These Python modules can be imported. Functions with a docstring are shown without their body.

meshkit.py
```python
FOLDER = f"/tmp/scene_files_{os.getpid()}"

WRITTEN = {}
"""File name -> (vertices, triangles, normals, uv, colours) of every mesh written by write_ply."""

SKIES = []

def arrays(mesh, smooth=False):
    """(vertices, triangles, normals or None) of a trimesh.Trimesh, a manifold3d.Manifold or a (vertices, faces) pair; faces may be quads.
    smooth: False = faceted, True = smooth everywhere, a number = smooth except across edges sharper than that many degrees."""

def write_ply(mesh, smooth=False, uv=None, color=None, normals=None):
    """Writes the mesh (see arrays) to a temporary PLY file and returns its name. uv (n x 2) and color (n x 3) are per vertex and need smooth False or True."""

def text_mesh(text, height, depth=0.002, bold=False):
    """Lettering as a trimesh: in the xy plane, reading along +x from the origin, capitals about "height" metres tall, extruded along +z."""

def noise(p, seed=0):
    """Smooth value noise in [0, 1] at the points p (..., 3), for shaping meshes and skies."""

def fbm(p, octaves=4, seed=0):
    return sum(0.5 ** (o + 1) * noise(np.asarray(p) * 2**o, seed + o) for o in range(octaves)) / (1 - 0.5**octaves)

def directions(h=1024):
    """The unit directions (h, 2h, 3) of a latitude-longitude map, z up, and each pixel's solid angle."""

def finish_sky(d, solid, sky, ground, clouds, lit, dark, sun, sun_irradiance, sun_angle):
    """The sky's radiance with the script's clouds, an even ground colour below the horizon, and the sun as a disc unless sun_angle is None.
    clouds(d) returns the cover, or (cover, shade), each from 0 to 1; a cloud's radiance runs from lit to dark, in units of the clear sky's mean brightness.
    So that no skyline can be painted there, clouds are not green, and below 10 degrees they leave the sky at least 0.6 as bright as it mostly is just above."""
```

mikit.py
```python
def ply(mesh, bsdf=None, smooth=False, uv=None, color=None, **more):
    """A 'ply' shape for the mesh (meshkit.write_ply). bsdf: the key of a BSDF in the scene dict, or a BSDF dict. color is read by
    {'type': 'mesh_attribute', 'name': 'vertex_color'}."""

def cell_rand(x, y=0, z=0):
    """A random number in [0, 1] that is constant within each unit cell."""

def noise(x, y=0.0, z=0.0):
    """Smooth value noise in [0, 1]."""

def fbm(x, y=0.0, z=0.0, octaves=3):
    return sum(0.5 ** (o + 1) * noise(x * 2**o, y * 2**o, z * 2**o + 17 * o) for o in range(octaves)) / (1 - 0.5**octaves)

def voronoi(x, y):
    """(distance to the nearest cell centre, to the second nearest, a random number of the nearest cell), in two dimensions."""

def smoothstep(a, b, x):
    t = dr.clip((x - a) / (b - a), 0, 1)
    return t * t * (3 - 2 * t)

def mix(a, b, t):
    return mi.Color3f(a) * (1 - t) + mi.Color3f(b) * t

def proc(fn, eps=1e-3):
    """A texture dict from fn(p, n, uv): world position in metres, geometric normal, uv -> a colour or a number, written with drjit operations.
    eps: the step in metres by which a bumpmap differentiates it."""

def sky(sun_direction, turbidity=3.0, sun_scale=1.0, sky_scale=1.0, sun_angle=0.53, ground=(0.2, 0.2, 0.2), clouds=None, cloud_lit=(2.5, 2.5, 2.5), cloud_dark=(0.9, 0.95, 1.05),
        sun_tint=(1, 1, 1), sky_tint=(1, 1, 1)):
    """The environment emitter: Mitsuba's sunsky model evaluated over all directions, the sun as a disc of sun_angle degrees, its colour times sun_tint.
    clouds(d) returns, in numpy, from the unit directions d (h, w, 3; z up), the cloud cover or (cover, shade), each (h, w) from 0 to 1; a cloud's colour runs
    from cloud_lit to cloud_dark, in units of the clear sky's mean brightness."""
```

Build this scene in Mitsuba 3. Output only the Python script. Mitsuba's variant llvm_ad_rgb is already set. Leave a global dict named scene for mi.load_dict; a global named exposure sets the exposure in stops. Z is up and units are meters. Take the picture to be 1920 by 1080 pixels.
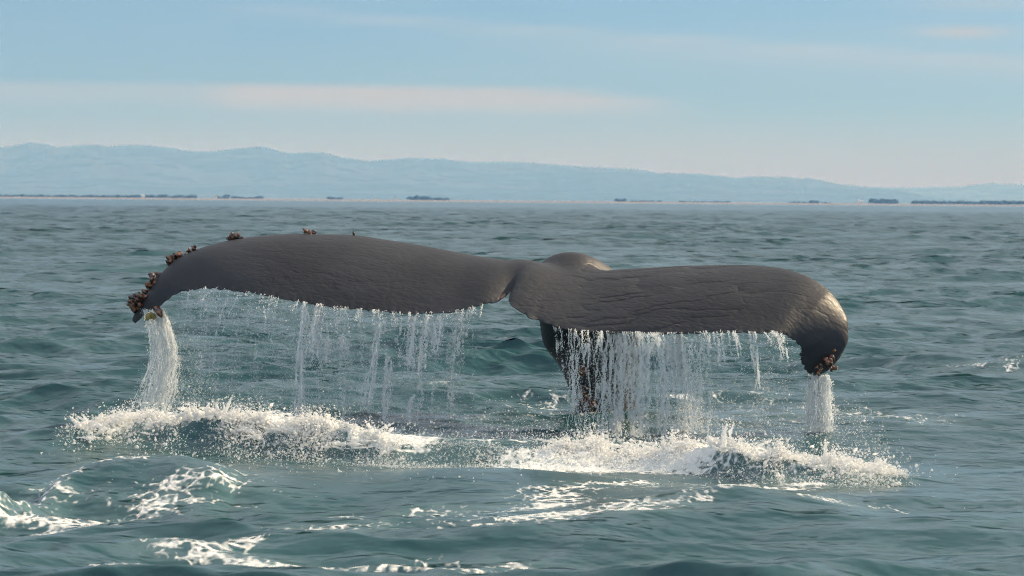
import math
import numpy as np, trimesh, manifold3d
import drjit as dr
import mitsuba as mi
import mikit, meshkit
from scipy.interpolate import PchipInterpolator

T = mi.ScalarTransform4f
rng = np.random.default_rng(7)
scene, labels = {}, {}

# ------------------------------------------------------------------ camera
CAM_H, FPX = 1.43, 5333.0
PITCH, ROLL = math.radians(1.745), math.radians(0.46)
C = np.array([0, 0, CAM_H])
F = np.array([0, math.cos(PITCH), -math.sin(PITCH)])
_r0, _u0 = np.array([1.0, 0, 0]), np.array([0, math.sin(PITCH), math.cos(PITCH)])
R = _r0 * math.cos(ROLL) + _u0 * math.sin(ROLL)
U = _u0 * math.cos(ROLL) - _r0 * math.sin(ROLL)
SIGMA = 0.85e-4
scene['haze_air'] = {'type': 'homogeneous', 'albedo': {'type': 'rgb', 'value': [0.62, 0.73, 0.86]},
                     'sigma_t': {'type': 'rgb', 'value': [0.48 * SIGMA, 0.90 * SIGMA, 1.42 * SIGMA]}}
scene['camera'] = {'type': 'thinlens', 'fov': math.degrees(2 * math.atan(960 / FPX)), 'fov_axis': 'x',
                   'aperture_radius': 0.006, 'focus_distance': 17.6, 'near_clip': 0.1, 'far_clip': 40000.0,
                   'to_world': T().look_at(origin=C.tolist(), target=(C + F).tolist(), up=U.tolist()),
                   'medium': {'type': 'ref', 'id': 'haze_air'}}

def ray(x, y):
    """directions (forward component 1) of photograph positions, 1920 x 1080"""
    x, y = np.asarray(x, float)[..., None], np.asarray(y, float)[..., None]
    return F + (x - 960) / FPX * R + (540 - y) / FPX * U

def at(x, y, D):
    d = ray(x, y)
    return C + d * (np.asarray(D, float)[..., None] / d[..., 1:2])     # D: distance along world y

def ground(x, y, z=0.0):
    d = ray(x, y)
    return C + d * ((z - CAM_H) / d[..., 2:3])

# ------------------------------------------------------------------ sky and sun
SUN = np.array([0.72, 0.46, 0.55])
def clouds(d):
    az = np.degrees(np.arctan2(d[..., 0], d[..., 1]))
    el = np.degrees(np.arcsin(d[..., 2]))
    sm = lambda a, b, x: (lambda t: t * t * (3 - 2 * t))(np.clip((x - a) / (b - a), 0, 1))
    fb = lambda a, e, s, o=4: meshkit.fbm(np.stack([az * a, el * e, np.full_like(az, s)], -1), o, int(s))
    # low veil towards the horizon, all round
    veil = 0.95 * (1 - sm(0.2, 1.9 + .6 * fb(.12, .8, 3), el)) ** 1.2
    # long streaks, all round
    n = fb(0.10, 1.15, 11) + 0.25 * (fb(.6, 3.0, 5) - .5)
    streak = .42 * sm(.42, .75, n) * sm(1.6, 2.6, el) * (.16 + .84 * sm(4.0, 9.0, el)) + .80 * sm(4.3, 14, el) * (.65 + .6 * fb(.02, .05, 51))  # plus an unseen high veil, added to brighten the water and ambient light
    # the bank over the hills
    edge = 2.28 + .10 * sm(-8, 5, -az) + .16 * (fb(.55, .1, 21) - .5)
    low = 1.70 + .12 * (fb(.4, .1, 31) - .5) - 0.008 * az
    bank = sm(0, .16, edge - el - .03 * (az + 2) * (az > -2)) * sm(-.12, .30, el - low)
    bank *= (1 - sm(.8, 4.8, az)) * (.45 + .55 * sm(-6.6, -5.2, az)) * sm(.15, .55, fb(.35, 2.2, 41) + .18)
    # thin trail falling to the right, small cloud upper right
    line = 3.82 - .062 * (az + 6)
    trail = .34 * np.exp(-((el - line) / .10) ** 2) * sm(-7, -3, az) * (1 - sm(14, 20, az))
    trail2 = .26 * np.exp(-((el - (3.45 - .045 * (az + 6))) / .22) ** 2) * sm(-4, 4, az) * (1 - sm(14, 20, az))
    puff = .85 * np.exp(-((az - 9.0) / .95) ** 2 - ((el - 3.40 + .02 * (az - 9)) / .10) ** 2)
    puff = np.maximum(puff, .5 * np.exp(-((az - 9.4) / 1.6) ** 2 - ((el - 4.02) / .12) ** 2))
    c = 1 - (1 - veil) * (1 - streak) * (1 - .92 * bank) * (1 - trail) * (1 - trail2) * (1 - puff)
    return np.where(d[..., 2] > 0, c, 0), np.clip(np.maximum(np.maximum(1 - sm(.1, 2.3, el), .55 * bank), .6 * puff), 0, 1)

scene['sky'] = mikit.sky(SUN.tolist(), turbidity=3.0, sun_scale=1.55, sky_scale=0.95, sun_tint=(0.96, 0.98, 0.99), sky_tint=(0.78, 1.03, 1.30),
                         ground=(0.05, 0.08, 0.09), clouds=clouds, cloud_lit=(2.65, 2.78, 2.90), cloud_dark=(2.44, 2.08, 1.62))
exposure = 1.55

# ------------------------------------------------------------------ helpers
def obj(key, mesh, bsdf, smooth=False, label=None, category=None, group=None, kind=None, color=None):
    n = key
    k = 1
    while n in scene:
        n = f'{key}_{k:03d}'; k += 1
    scene[n] = mikit.ply(mesh, bsdf, smooth=smooth, color=color)
    e = {}
    if label: e['label'] = label
    if category: e['category'] = category
    if group: e['group'] = group
    if kind: e['kind'] = kind
    if e: labels[n] = e
    return n

def thing(key, label, category, group=None):
    n, k = key, 1
    while n in labels:
        n = f'{key}_{k:03d}'; k += 1
    labels[n] = {'label': label, 'category': category}
    if group: labels[n]['group'] = group
    return n

def sstep(a, b, x):
    t = np.clip((x - a) / (b - a), 0, 1)
    return t * t * (3 - 2 * t)

def n2(x, y, s, seed=0, o=3):
    return meshkit.fbm(np.stack([np.asarray(x) * s, np.asarray(y) * s, np.full(np.shape(x), 0.37)], -1), o, seed)

OCT_V = np.array([[1, 0, 0], [-1, 0, 0], [0, 1, 0], [0, -1, 0], [0, 0, 1], [0, 0, -1]], float)
OCT_F = np.array([[0, 2, 4], [2, 1, 4], [1, 3, 4], [3, 0, 4], [2, 0, 5], [1, 2, 5], [3, 1, 5], [0, 3, 5]])
TET_V = np.array([[1, 1, 1], [-1, -1, 1], [-1, 1, -1], [1, -1, -1]], float) * .75
TET_F = np.array([[0, 2, 1], [0, 1, 3], [0, 3, 2], [1, 2, 3]])
TET = (TET_V, TET_F)
_ico = trimesh.creation.icosphere(1)
ICO_V, ICO_F = np.array(_ico.vertices), np.array(_ico.faces)

def drops(p, r, stretch=1.0, seed=0, base=(OCT_V, OCT_F), lump=0.25):
    """water drops of radius r at the points p as one mesh"""
    g = np.random.default_rng(seed)
    v, f = base
    p, r = np.asarray(p), np.broadcast_to(r, (len(p),))
    s = r[:, None] * np.exp(g.normal(0, .22, (len(p), 3)))
    s[:, 2] *= stretch
    a = g.uniform(0, 2 * np.pi, len(p))
    vv = v[None] * (1 + lump * g.normal(0, 1, (len(p), len(v), 1))) * s[:, None]
    x = vv[..., 0] * np.cos(a)[:, None] - vv[..., 1] * np.sin(a)[:, None]
    y = vv[..., 0] * np.sin(a)[:, None] + vv[..., 1] * np.cos(a)[:, None]
    vv = np.stack([x, y, vv[..., 2]], -1) + p[:, None]
    return vv.reshape(-1, 3), (f[None] + (np.arange(len(p)) * len(v))[:, None, None]).reshape(-1, 3)

def join(*ms):
    vs, fs, o = [], [], 0
    for v, f in ms:
        vs.append(v); fs.append(np.asarray(f) + o); o += len(v)
    return np.vstack(vs), np.vstack(fs)

def tubes(paths, radii, sides=5):
    """paths (n, m, 3), radii (n, m) -> one mesh"""
    n, m, _ = paths.shape
    t = np.gradient(paths, axis=1); t /= np.linalg.norm(t, axis=2, keepdims=True) + 1e-12
    a = np.cross(t, np.array([0.2, 1.0, 0.1])); a /= np.linalg.norm(a, axis=2, keepdims=True) + 1e-12
    b = np.cross(t, a)
    ang = np.arange(sides) * 2 * np.pi / sides
    v = paths[:, :, None] + radii[..., None, None] * (np.cos(ang)[:, None] * a[:, :, None] + np.sin(ang)[:, None] * b[:, :, None])
    i, j = np.meshgrid(np.arange(m - 1), np.arange(sides), indexing='ij')
    q = np.stack([i * sides + j, i * sides + (j + 1) % sides, (i + 1) * sides + (j + 1) % sides, (i + 1) * sides + j], -1).reshape(-1, 4)
    f = np.vstack([q[:, [0, 1, 2]], q[:, [0, 2, 3]]])
    return v.reshape(-1, 3), (f[None] + (np.arange(n) * m * sides)[:, None, None]).reshape(-1, 3)

def strand_paths(p0, p1, wob, seed, m=36, bow=None):
    g = np.random.default_rng(seed)
    n = len(p0)
    s = np.linspace(0, 1, m)
    P = p0[:, None] + (p1 - p0)[:, None] * s[None, :, None]
    L = np.linalg.norm(p1 - p0, axis=1)
    for ax in (0, 1):
        for fr, am in ((1.3, 1.0), (3.1, .5), (8.0, .28), (17., .13)):
            ph, w = g.uniform(0, 6.28, (n, 1)), fr * g.uniform(.7, 1.4, (n, 1))
            P[..., ax] += wob * am * g.normal(0, 1, (n, 1)) * np.sin(w * L[:, None] * 4 * s + ph) * sstep(0, .12, s)
    if bow is not None:
        P += np.asarray(bow)[None, None] * (np.sin(np.pi * s) ** 1)[None, :, None]
    return P

def strand_radii(n, m, r, seed, beads=1.0, gap=0.35):
    g = np.random.default_rng(seed)
    x = np.linspace(0, 1, m)[None] * g.uniform(5, 10, (n, 1)) * beads + g.uniform(0, 99, (n, 1))
    k = meshkit.fbm(np.stack([x * 1.6, np.arange(n)[:, None] * 7.3 + 0 * x, 0 * x], -1), 2, seed)
    return np.asarray(r).reshape(-1, 1) * (0.12 + 1.9 * np.clip(k - gap, 0, 1) / (1 - gap) + 0.6 * (k > gap))

# ------------------------------------------------------------------ materials
noise, fbm, voronoi, smoothstep, mix = mikit.noise, mikit.fbm, mikit.voronoi, mikit.smoothstep, mikit.mix

# foam that floats on the water: where it is (segments on the sea, metres), its density
def seg(x0, y0, x1, y1, r, k, z=0.0):
    a, b = ground(x0, y0, z), ground(x1, y1, z)
    return (float(a[0]), float(a[1]), float(b[0]), float(b[1]), r, k)
FOAM = [
    # crest and face of the near left wave
    seg(40, 905, 190, 866, .22, .72, .08), seg(190, 866, 330, 862, .22, .70, .12), seg(330, 862, 435, 890, .16, .68, .10),
    seg(100, 930, 400, 905, .50, .52, .05), seg(180, 962, 470, 905, .20, .72), seg(0, 965, 130, 972, .45, .78),
    # splash at the left and at the right
    seg(160, 806, 470, 804, .36, 1.05, .10), seg(470, 806, 730, 818, .40, 1.15, .10), seg(720, 836, 1010, 836, .30, .50, .05),
    seg(1010, 834, 1300, 842, .42, 1.25, .10), seg(1300, 842, 1590, 866, .40, 1.15, .08),
    # foam behind the tail
    seg(900, 765, 1050, 752, .5, .62), seg(1280, 745, 1370, 742, .5, .72), seg(1560, 785, 1700, 800, .5, .50), seg(780, 738, 860, 730, .4, .55),
    seg(1050, 790, 1550, 790, 1.1, .46),
    # streaks in the foreground
    seg(700, 960, 1050, 945, .42, .62), seg(1000, 935, 1240, 905, .30, .64), seg(1200, 960, 1370, 935, .22, .82, .04), seg(800, 985, 1230, 965, .34, .70),
    seg(560, 990, 900, 970, .26, .68), seg(380, 1035, 470, 1010, .14, .84), seg(300, 1020, 560, 1050, .25, .64), seg(820, 1030, 1000, 1050, .25, .70), seg(560, 1045, 700, 1060, .22, .74), seg(950, 1060, 1300, 1040, .25, .50),
    seg(1380, 900, 1580, 880, .40, .62, .05), seg(1400, 950, 1640, 960, .25, .56), seg(250, 1060, 900, 1078, .25, .68),
    # the wave at the right
    seg(1800, 672, 1920, 682, .4, .40, .10), seg(1840, 700, 1890, 694, .30, .45),
]
def foam_cover(p):
    c = mi.Float(0)
    for x0, y0, x1, y1, r, k in FOAM:
        dx, dy = x1 - x0, y1 - y0
        L = dx * dx + dy * dy
        t = dr.clip(((p.x - x0) * dx + (p.y - y0) * dy) / L, 0, 1)
        d = dr.sqrt(dr.square(p.x - x0 - t * dx) + dr.square(p.y - y0 - t * dy)) / r
        c = dr.maximum(c, k * (1 - smoothstep(0.25, 1.35, d)))
    return c
def foam(p, n, uv):
    c = foam_cover(p)
    wx = p.x + 0.22 * (fbm(p.x * 2.1, p.y * 2.1, 3.0) - .5) + .05 * (noise(p.x * 13, p.y * 13) - .5)
    wy = p.y + 0.30 * (fbm(p.x * 1.7, p.y * 1.7, 9.0) - .5)
    a, b, _ = voronoi(wx * 6.0, wy * 3.0)
    lace = 1 - smoothstep(0.0, 0.24, b - a)
    a2, b2, _ = voronoi(wx * 19, wy * 9)
    lace2 = 1 - smoothstep(0.0, 0.5, b2 - a2)
    patch = fbm(wx * 6.5, wy * 3.0, 21.0, 4)
    grain = noise(p.x * 60, p.y * 26, p.z * 40)
    wisp = fbm(wx * 2.6, wy * 7.0, 33.0, 4)
    s = c * 1.08 + 0.24 * (lace - .45) + 0.30 * (lace2 - .5) + .85 * (patch - .5) + .85 * (wisp - .5) + .55 * (grain - .5)
    return .92 * smoothstep(0.63, 1.12, s) * smoothstep(.05, .35, c)
def foam_colour(p, n, uv):
    return mix((.78, .82, .82), (.93, .93, .92), smoothstep(.3, .7, fbm(p.x * 9, p.y * 9, p.z * 9)))
def water_relief(p, n, uv):
    wx, wy = p.x + .3 * noise(p.x * .9, p.y * .9), p.y + .4 * noise(p.x * .7 + 5, p.y * .7)
    gust = .25 + .9 * fbm(p.x * .16, p.y * .22, 4.0)
    def rid(v): return 1 - dr.abs(2 * v - 1)
    h = rid(noise(wx * 1.5 + wy * .5, wy * 2.6)) * 1.3 + rid(noise(wx * 3.8 - wy * 1.3, wy * 6.0, 7.0)) * .62 + noise(wx * 11 + wy * 3, wy * 17, 2.0) * .50 + noise(wx * 26 - wy * 5, wy * 36, 2.0) * .20
    far = noise(wx * .55, wy * .42, 5.0) * .06 + noise(wx * 1.1, wy * .8, 6.0) * .03
    return h * 0.023 * gust + far * .7
def water_body(p, n, uv):
    g = fbm(p.x * .5, p.y * .35, 2.0)
    air = foam_cover(p) * smoothstep(.3, .75, fbm(p.x * 3.1, p.y * 1.9, 6.0)) * .45      # bubbles under the surface
    return mix(mix((.019, .074, .088), (.033, .102, .116), g), (.20, .32, .32), air)

def foam_relief(p, n, uv):
    return .010 * noise(p.x * 42, p.y * 42, p.z * 42) + .006 * noise(p.x * 95, p.y * 95, p.z * 95)
scene['foam_white'] = {'type': 'bumpmap', 'scale': 1.0, 't': mikit.proc(foam_relief, eps=.003), 'b': {'type': 'diffuse', 'reflectance': mikit.proc(foam_colour)}}
scene['sea_water'] = {'type': 'blendbsdf', 'weight': mikit.proc(foam),
    'a': {'type': 'bumpmap', 'scale': 1.0, 'arbitrary': mikit.proc(water_relief, eps=.006),
          'bsdf': {'type': 'roughplastic', 'int_ior': 1.333, 'alpha': 0.07, 'diffuse_reflectance': mikit.proc(water_body), 'nonlinear': False}},
    'b': {'type': 'ref', 'id': 'foam_white'}}
scene['drop_water'] = {'type': 'principledthin', 'base_color': {'type': 'rgb', 'value': [.93, .95, .96]}, 'roughness': .18, 'diff_trans': 1.0, 'eta': 1.333}
scene['thick_foam'] = {'type': 'principledthin', 'base_color': {'type': 'rgb', 'value': [.97, .97, .96]}, 'roughness': .3, 'diff_trans': .8, 'eta': 1.333}

LIP = at(936., 561., 17.66); LIPD = at(960., 545., 17.78) - LIP; LIPL = float(LIPD @ LIPD)     # the pale lip of the notch, its warm glint painted into the skin colour
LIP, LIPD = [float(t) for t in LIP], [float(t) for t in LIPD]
def skin_colour(p, n, uv):
    m = fbm(p.x * 2.2, p.y * 2.2, p.z * 4.0, 4)
    f = fbm(p.x * 40, p.y * 40, p.z * 40)
    c = mix((.023, .025, .032), (.040, .043, .052), smoothstep(.3, .7, m) * .7 + .3 * f)
    sc = noise(p.x * 2.0 + 3, (p.z + .15 * p.x) * 95.0, 3.0)          # rare pale scratches
    sc2 = smoothstep(.955, .985, sc) * smoothstep(.52, .6, noise(p.x * 2.5, p.z * 5, 8.0))
    c = mix(c, (.16, .15, .14), sc2 * .7)
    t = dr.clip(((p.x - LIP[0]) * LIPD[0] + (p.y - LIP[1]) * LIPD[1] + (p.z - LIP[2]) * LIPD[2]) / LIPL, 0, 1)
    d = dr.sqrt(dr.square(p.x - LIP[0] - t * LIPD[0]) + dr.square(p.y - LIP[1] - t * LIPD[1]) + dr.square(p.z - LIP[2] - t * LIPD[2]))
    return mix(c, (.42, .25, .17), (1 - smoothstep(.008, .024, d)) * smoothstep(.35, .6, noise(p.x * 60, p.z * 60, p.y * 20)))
def skin_relief(p, n, uv):
    x, y, z = p.x, p.y, p.z
    q = z * .5 + y * .85
    w = .10 * (fbm(x * 3, q * 4, 1.0) - .5)
    right = smoothstep(-.1, .6, x)
    u = q + w - right * (.22 * x)                                   # creases climb to the right on the right fluke
    u = u + .05 * (fbm(x * 9, q * 12, 2.0) - .5)
    l1 = 1 - dr.abs(2 * noise(x * 3.2, u * 17, 3.0) - 1)
    l2 = 1 - dr.abs(2 * fbm(x * 15 + 2, (q + w) * 34 + x * 3, 5.0, 2) - 1)
    l3 = noise(x * 55, q * 90, 9.0)
    m = smoothstep(.25, .65, fbm(x * 1.3 + 9, q * 2.2, 4.0))
    ends = (1 - .70 * smoothstep(1.35, 1.7, x)) * (1 - .5 * smoothstep(1.5, 1.9, -x)) * (.35 + m)
    return (-0.0068 * l1 * l1 * l1 * l1 * l1 * (.15 + .9 * right * m) - .0012 * l2 * l2 * l2 * l2) * ends - .0012 * l3 - .0007 * noise(x * 19, q * 28, 4.0)
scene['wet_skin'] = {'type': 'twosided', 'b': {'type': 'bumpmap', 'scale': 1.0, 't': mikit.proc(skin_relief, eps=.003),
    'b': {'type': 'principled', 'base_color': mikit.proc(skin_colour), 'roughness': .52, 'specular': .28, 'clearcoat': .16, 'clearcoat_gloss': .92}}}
def barnacle_colour(p, n, uv):
    m = noise(p.x * 60, p.y * 60, p.z * 60)
    return mix((.022, .010, .008), (.24, .085, .035), smoothstep(.35, .75, m))
scene['barnacle_skin'] = {'type': 'principled', 'base_color': mikit.proc(barnacle_colour), 'roughness': .14, 'specular': .8, 'clearcoat': 1.0, 'clearcoat_gloss': .95}
scene['pale_barnacle_skin'] = {'type': 'principled', 'base_color': {'type': 'rgb', 'value': [.30, .24, .08]}, 'roughness': .3, 'specular': .5}

def hill_colour(p, n, uv):
    a = fbm(p.x * .0016, p.y * .0016, p.z * .006, 5)
    b = fbm(p.x * .006, p.y * .006, p.z * .015, 3)
    return mix(mix((.045, .055, .050), (.070, .075, .062), smoothstep(.42, .62, a)), (.03, .042, .03), smoothstep(.55, .7, b) * .7)
scene['hill_ground'] = {'type': 'diffuse', 'reflectance': mikit.proc(hill_colour)}
def sand_colour(p, n, uv):
    return mix((.27, .23, .20), (.33, .28, .24), fbm(p.x * .02, p.y * .05)) 
scene['sand'] = {'type': 'diffuse', 'reflectance': mikit.proc(sand_colour)}
scene['far_leaves'] = {'type': 'twosided', 'b': {'type': 'diffuse', 'reflectance': mikit.proc(lambda p, n, uv: mix((.030, .038, .034), (.065, .070, .055), noise(p.x * .4, p.y * .4, p.z * .8)))}}
scene['far_bark'] = {'type': 'diffuse', 'reflectance': {'type': 'rgb', 'value': [.10, .075, .055]}}
scene['house_paint'] = {'type': 'diffuse', 'reflectance': {'type': 'rgb', 'value': [.80, .78, .73]}}
scene['roof_tin'] = {'type': 'diffuse', 'reflectance': {'type': 'rgb', 'value': [.45, .40, .37]}}
scene['window_dark'] = {'type': 'diffuse', 'reflectance': {'type': 'rgb', 'value': [.05, .05, .06]}}

# ------------------------------------------------------------------ the sea
def ridge(x, y, pts, wf, wb, amp, seed=0):
    """a wave along a line of (x, y) points: steep wf towards the camera, wb behind; height by point"""
    pts, amp = np.asarray(pts, float), np.asarray(amp, float)
    o = np.argsort(pts[:, 0]); pts, amp = pts[o], amp[o]
    cy = PchipInterpolator(pts[:, 0], pts[:, 1])(np.clip(x, pts[0, 0], pts[-1, 0]))
    a = PchipInterpolator(pts[:, 0], amp)(np.clip(x, pts[0, 0], pts[-1, 0]))
    a = a * sstep(pts[0, 0] - .6, pts[0, 0], x) * (1 - sstep(pts[-1, 0], pts[-1, 0] + .6, x))
    cy = cy + .16 * (n2(x, 0 * x, 1.7, seed) - .5) + .05 * (n2(x, 0 * x, 7, seed + 1) - .5)
    a = a * (.65 + .7 * n2(x, 0 * x, 2.6, seed + 2))
    d = y - cy
    return a * np.where(d < 0, np.exp(-(d / wf) ** 2), np.exp(-(d / wb) ** 2))

def gpts(*pxz):
    return [ground(x, y, z)[:2] for x, y, z in pxz]

RING = gpts((140, 815, .10), (250, 803, .11), (400, 800, .13), (620, 808, .13), (760, 828, .09), (900, 836, .07), (1000, 832, .09), (1120, 822, .12), (1300, 830, .13), (1450, 850, .12), (1600, 872, .08))
RING_A = [.05, .09, .12, .12, .10, .10, .11, .12, .115, .09, .04]
LEFTW = gpts((10, 925, .10), (90, 885, .13), (190, 860, .15), (320, 858, .15), (400, 872, .13), (450, 892, .08))
RIGHTW = gpts((1050, 985, .02), (1200, 955, .06), (1360, 928, .10), (1480, 940, .08), (1650, 968, .03))
FARW = gpts((1590, 664, .10), (1700, 664, .12), (1820, 668, .12), (1960, 676, .11))
SWELL = gpts((520, 890, .02), (700, 884, .035), (860, 880, .045), (1000, 884, .04), (1150, 898, .02))

WAVES = []
_g = np.random.default_rng(21)
for lam in np.geomspace(5.5, 0.16, 74):
    lam *= _g.uniform(.93, 1.07)
    th = math.radians(-78 + _g.normal(0, 30 if lam < 2 else 22))
    sl = .017 if lam > 2.5 else (.032 if lam > 1.3 else (.056 if lam > .30 else .045))
    WAVES.append((lam, th, sl * lam / (2 * math.pi) * _g.uniform(.6, 1.4), _g.uniform(0, 6.28)))

def sea(x, y, spacing):
    """displaced points of the sea for rest positions x, y"""
    wx = x + .8 * (n2(x, y, .35, 71, 2) - .5); wy = y + 1.1 * (n2(x, y, .30, 72, 2) - .5)
    gust = .22 + 1.9 * np.clip(n2(x, y, .20, 73, 2) - .22, 0, 1) * (.35 + 1.3 * n2(x, y, .8, 74, 2))
    calm = 1 - .75 * np.exp(-((x + .2) / 1.5) ** 2 - ((y - 14.2) / .9) ** 2)     # smooth slick in front of the tail
    X, Y, Z = x.copy(), y.copy(), np.zeros_like(x)
    for lam, th, a, ph in WAVES:
        k = 2 * math.pi / lam
        cx, cy = math.cos(th), math.sin(th)
        fade = sstep(1.3, 2.4, lam / spacing)
        if not fade.any(): continue
        A = a * fade * (gust * calm if lam < 2.5 else 1.0)
        arg = k * (wx * cx + wy * cy) + ph
        s, c = np.sin(arg), np.cos(arg)
        Z += A * c
        X -= .9 * A * cx * s; Y -= .9 * A * cy * s
    near = y < 40
    x_, y_ = x[near], y[near]
    hf = 1.0 * ridge(x_, y_, RING, .26, .55, RING_A, 5)
    z = hf + ridge(x_, y_, LEFTW, .55, .6, [.08, .11, .14, .14, .12, .05], 15) + ridge(x_, y_, RIGHTW, .45, .8, [.02, .06, .11, .09, .03], 25)
    z += ridge(x_, y_, FARW, .5, .9, [.06, .11, .12, .12], 35) + ridge(x_, y_, SWELL, .9, .5, [.02, .035, .05, .045, .02], 45)
    # trough in front of the ring and churned water of the splashes
    z -= .055 * np.exp(-((y_ - 15.75) / .35) ** 2) * np.exp(-((x_ - 0) / 1.9) ** 4)
    churn = np.clip(hf / .12, 0, 1)
    t1 = 1 - np.abs(2 * meshkit.fbm(np.stack([x_ * 6, y_ * 6, hf * 8], -1), 4, 81) - 1)
    t2 = meshkit.fbm(np.stack([x_ * 19, y_ * 19, hf * 20], -1), 3, 82) - .5
    white = sstep(-2.4, -1.9, x_) * (1 - sstep(-.75, -.45, x_)) + sstep(.1, .35, x_) * (1 - sstep(1.75, 2.1, x_))
    z += churn * (.25 + .75 * white) * (.08 * (t1 - .62) + .09 * t2)
    X[near] += churn * .05 * (meshkit.fbm(np.stack([x_ * 11, y_ * 11, 0 * x_ + 3], -1), 3, 83) - .5)
    Z[near] += z
    return X, Y, Z

def sea_ring(r, ncol):
    inner = np.linspace(-12, 12, ncol)
    step, a, outer = inner[1] - inner[0], 12.0, []
    while a < 180:
        step = min(step * 1.25, 6.0); a = min(a + step, 180); outer.append(a)
    az = np.radians(np.concatenate([-np.array(outer[::-1]), inner, outer]))
    r = np.array(r)
    rr, aa = np.meshgrid(r, az, indexing='ij')
    x, y = rr * np.sin(aa), rr * np.cos(aa)
    sp = np.maximum(np.gradient(r)[:, None] + 0 * aa, rr * np.gradient(az)[None])
    X, Y, Z = sea(x.ravel(), y.ravel(), sp.ravel())
    n, m = rr.shape
    i, j = np.meshgrid(np.arange(n - 1), np.arange(m - 1), indexing='ij')
    q = np.stack([i * m + j, i * m + j + 1, (i + 1) * m + j + 1, (i + 1) * m + j], -1).reshape(-1, 4)
    return np.stack([X, Y, Z], -1), np.vstack([q[:, [0, 1, 2]], q[:, [0, 2, 3]]])
def build_sea():
    """one sheet: fine rings near the camera and the tail, coarser columns from 90 m on"""
    r = list(np.geomspace(1.5, 9.2, 26))
    while r[-1] < 90:
        q = r[-1]
        r.append(q + (.050 if q < 14.3 else .032 if q < 17.6 else .032 + .0040 * (q - 17.6)))
    f = [r[-2] + .01]
    while f[-1] < 5000:
        q = f[-1]
        f.append(q + (.30 if q < 170 else .30 + .0033 * (q - 170) if q < 430 else 1.16 + .012 * (q - 430) if q < 640 else 3.7 + .06 * (q - 640)))
    return join(sea_ring(r, 601), sea_ring(f, 301))
SEA = build_sea()
obj('water', SEA, 'sea_water', smooth=True, label='choppy blue green sea with foam around the tail', kind='structure')

def sea_z(x, y):
    x, y = np.asarray(x, float), np.asarray(y, float)
    return sea(x.ravel(), y.ravel(), np.full(x.size, .05))[2].reshape(x.shape)

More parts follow.
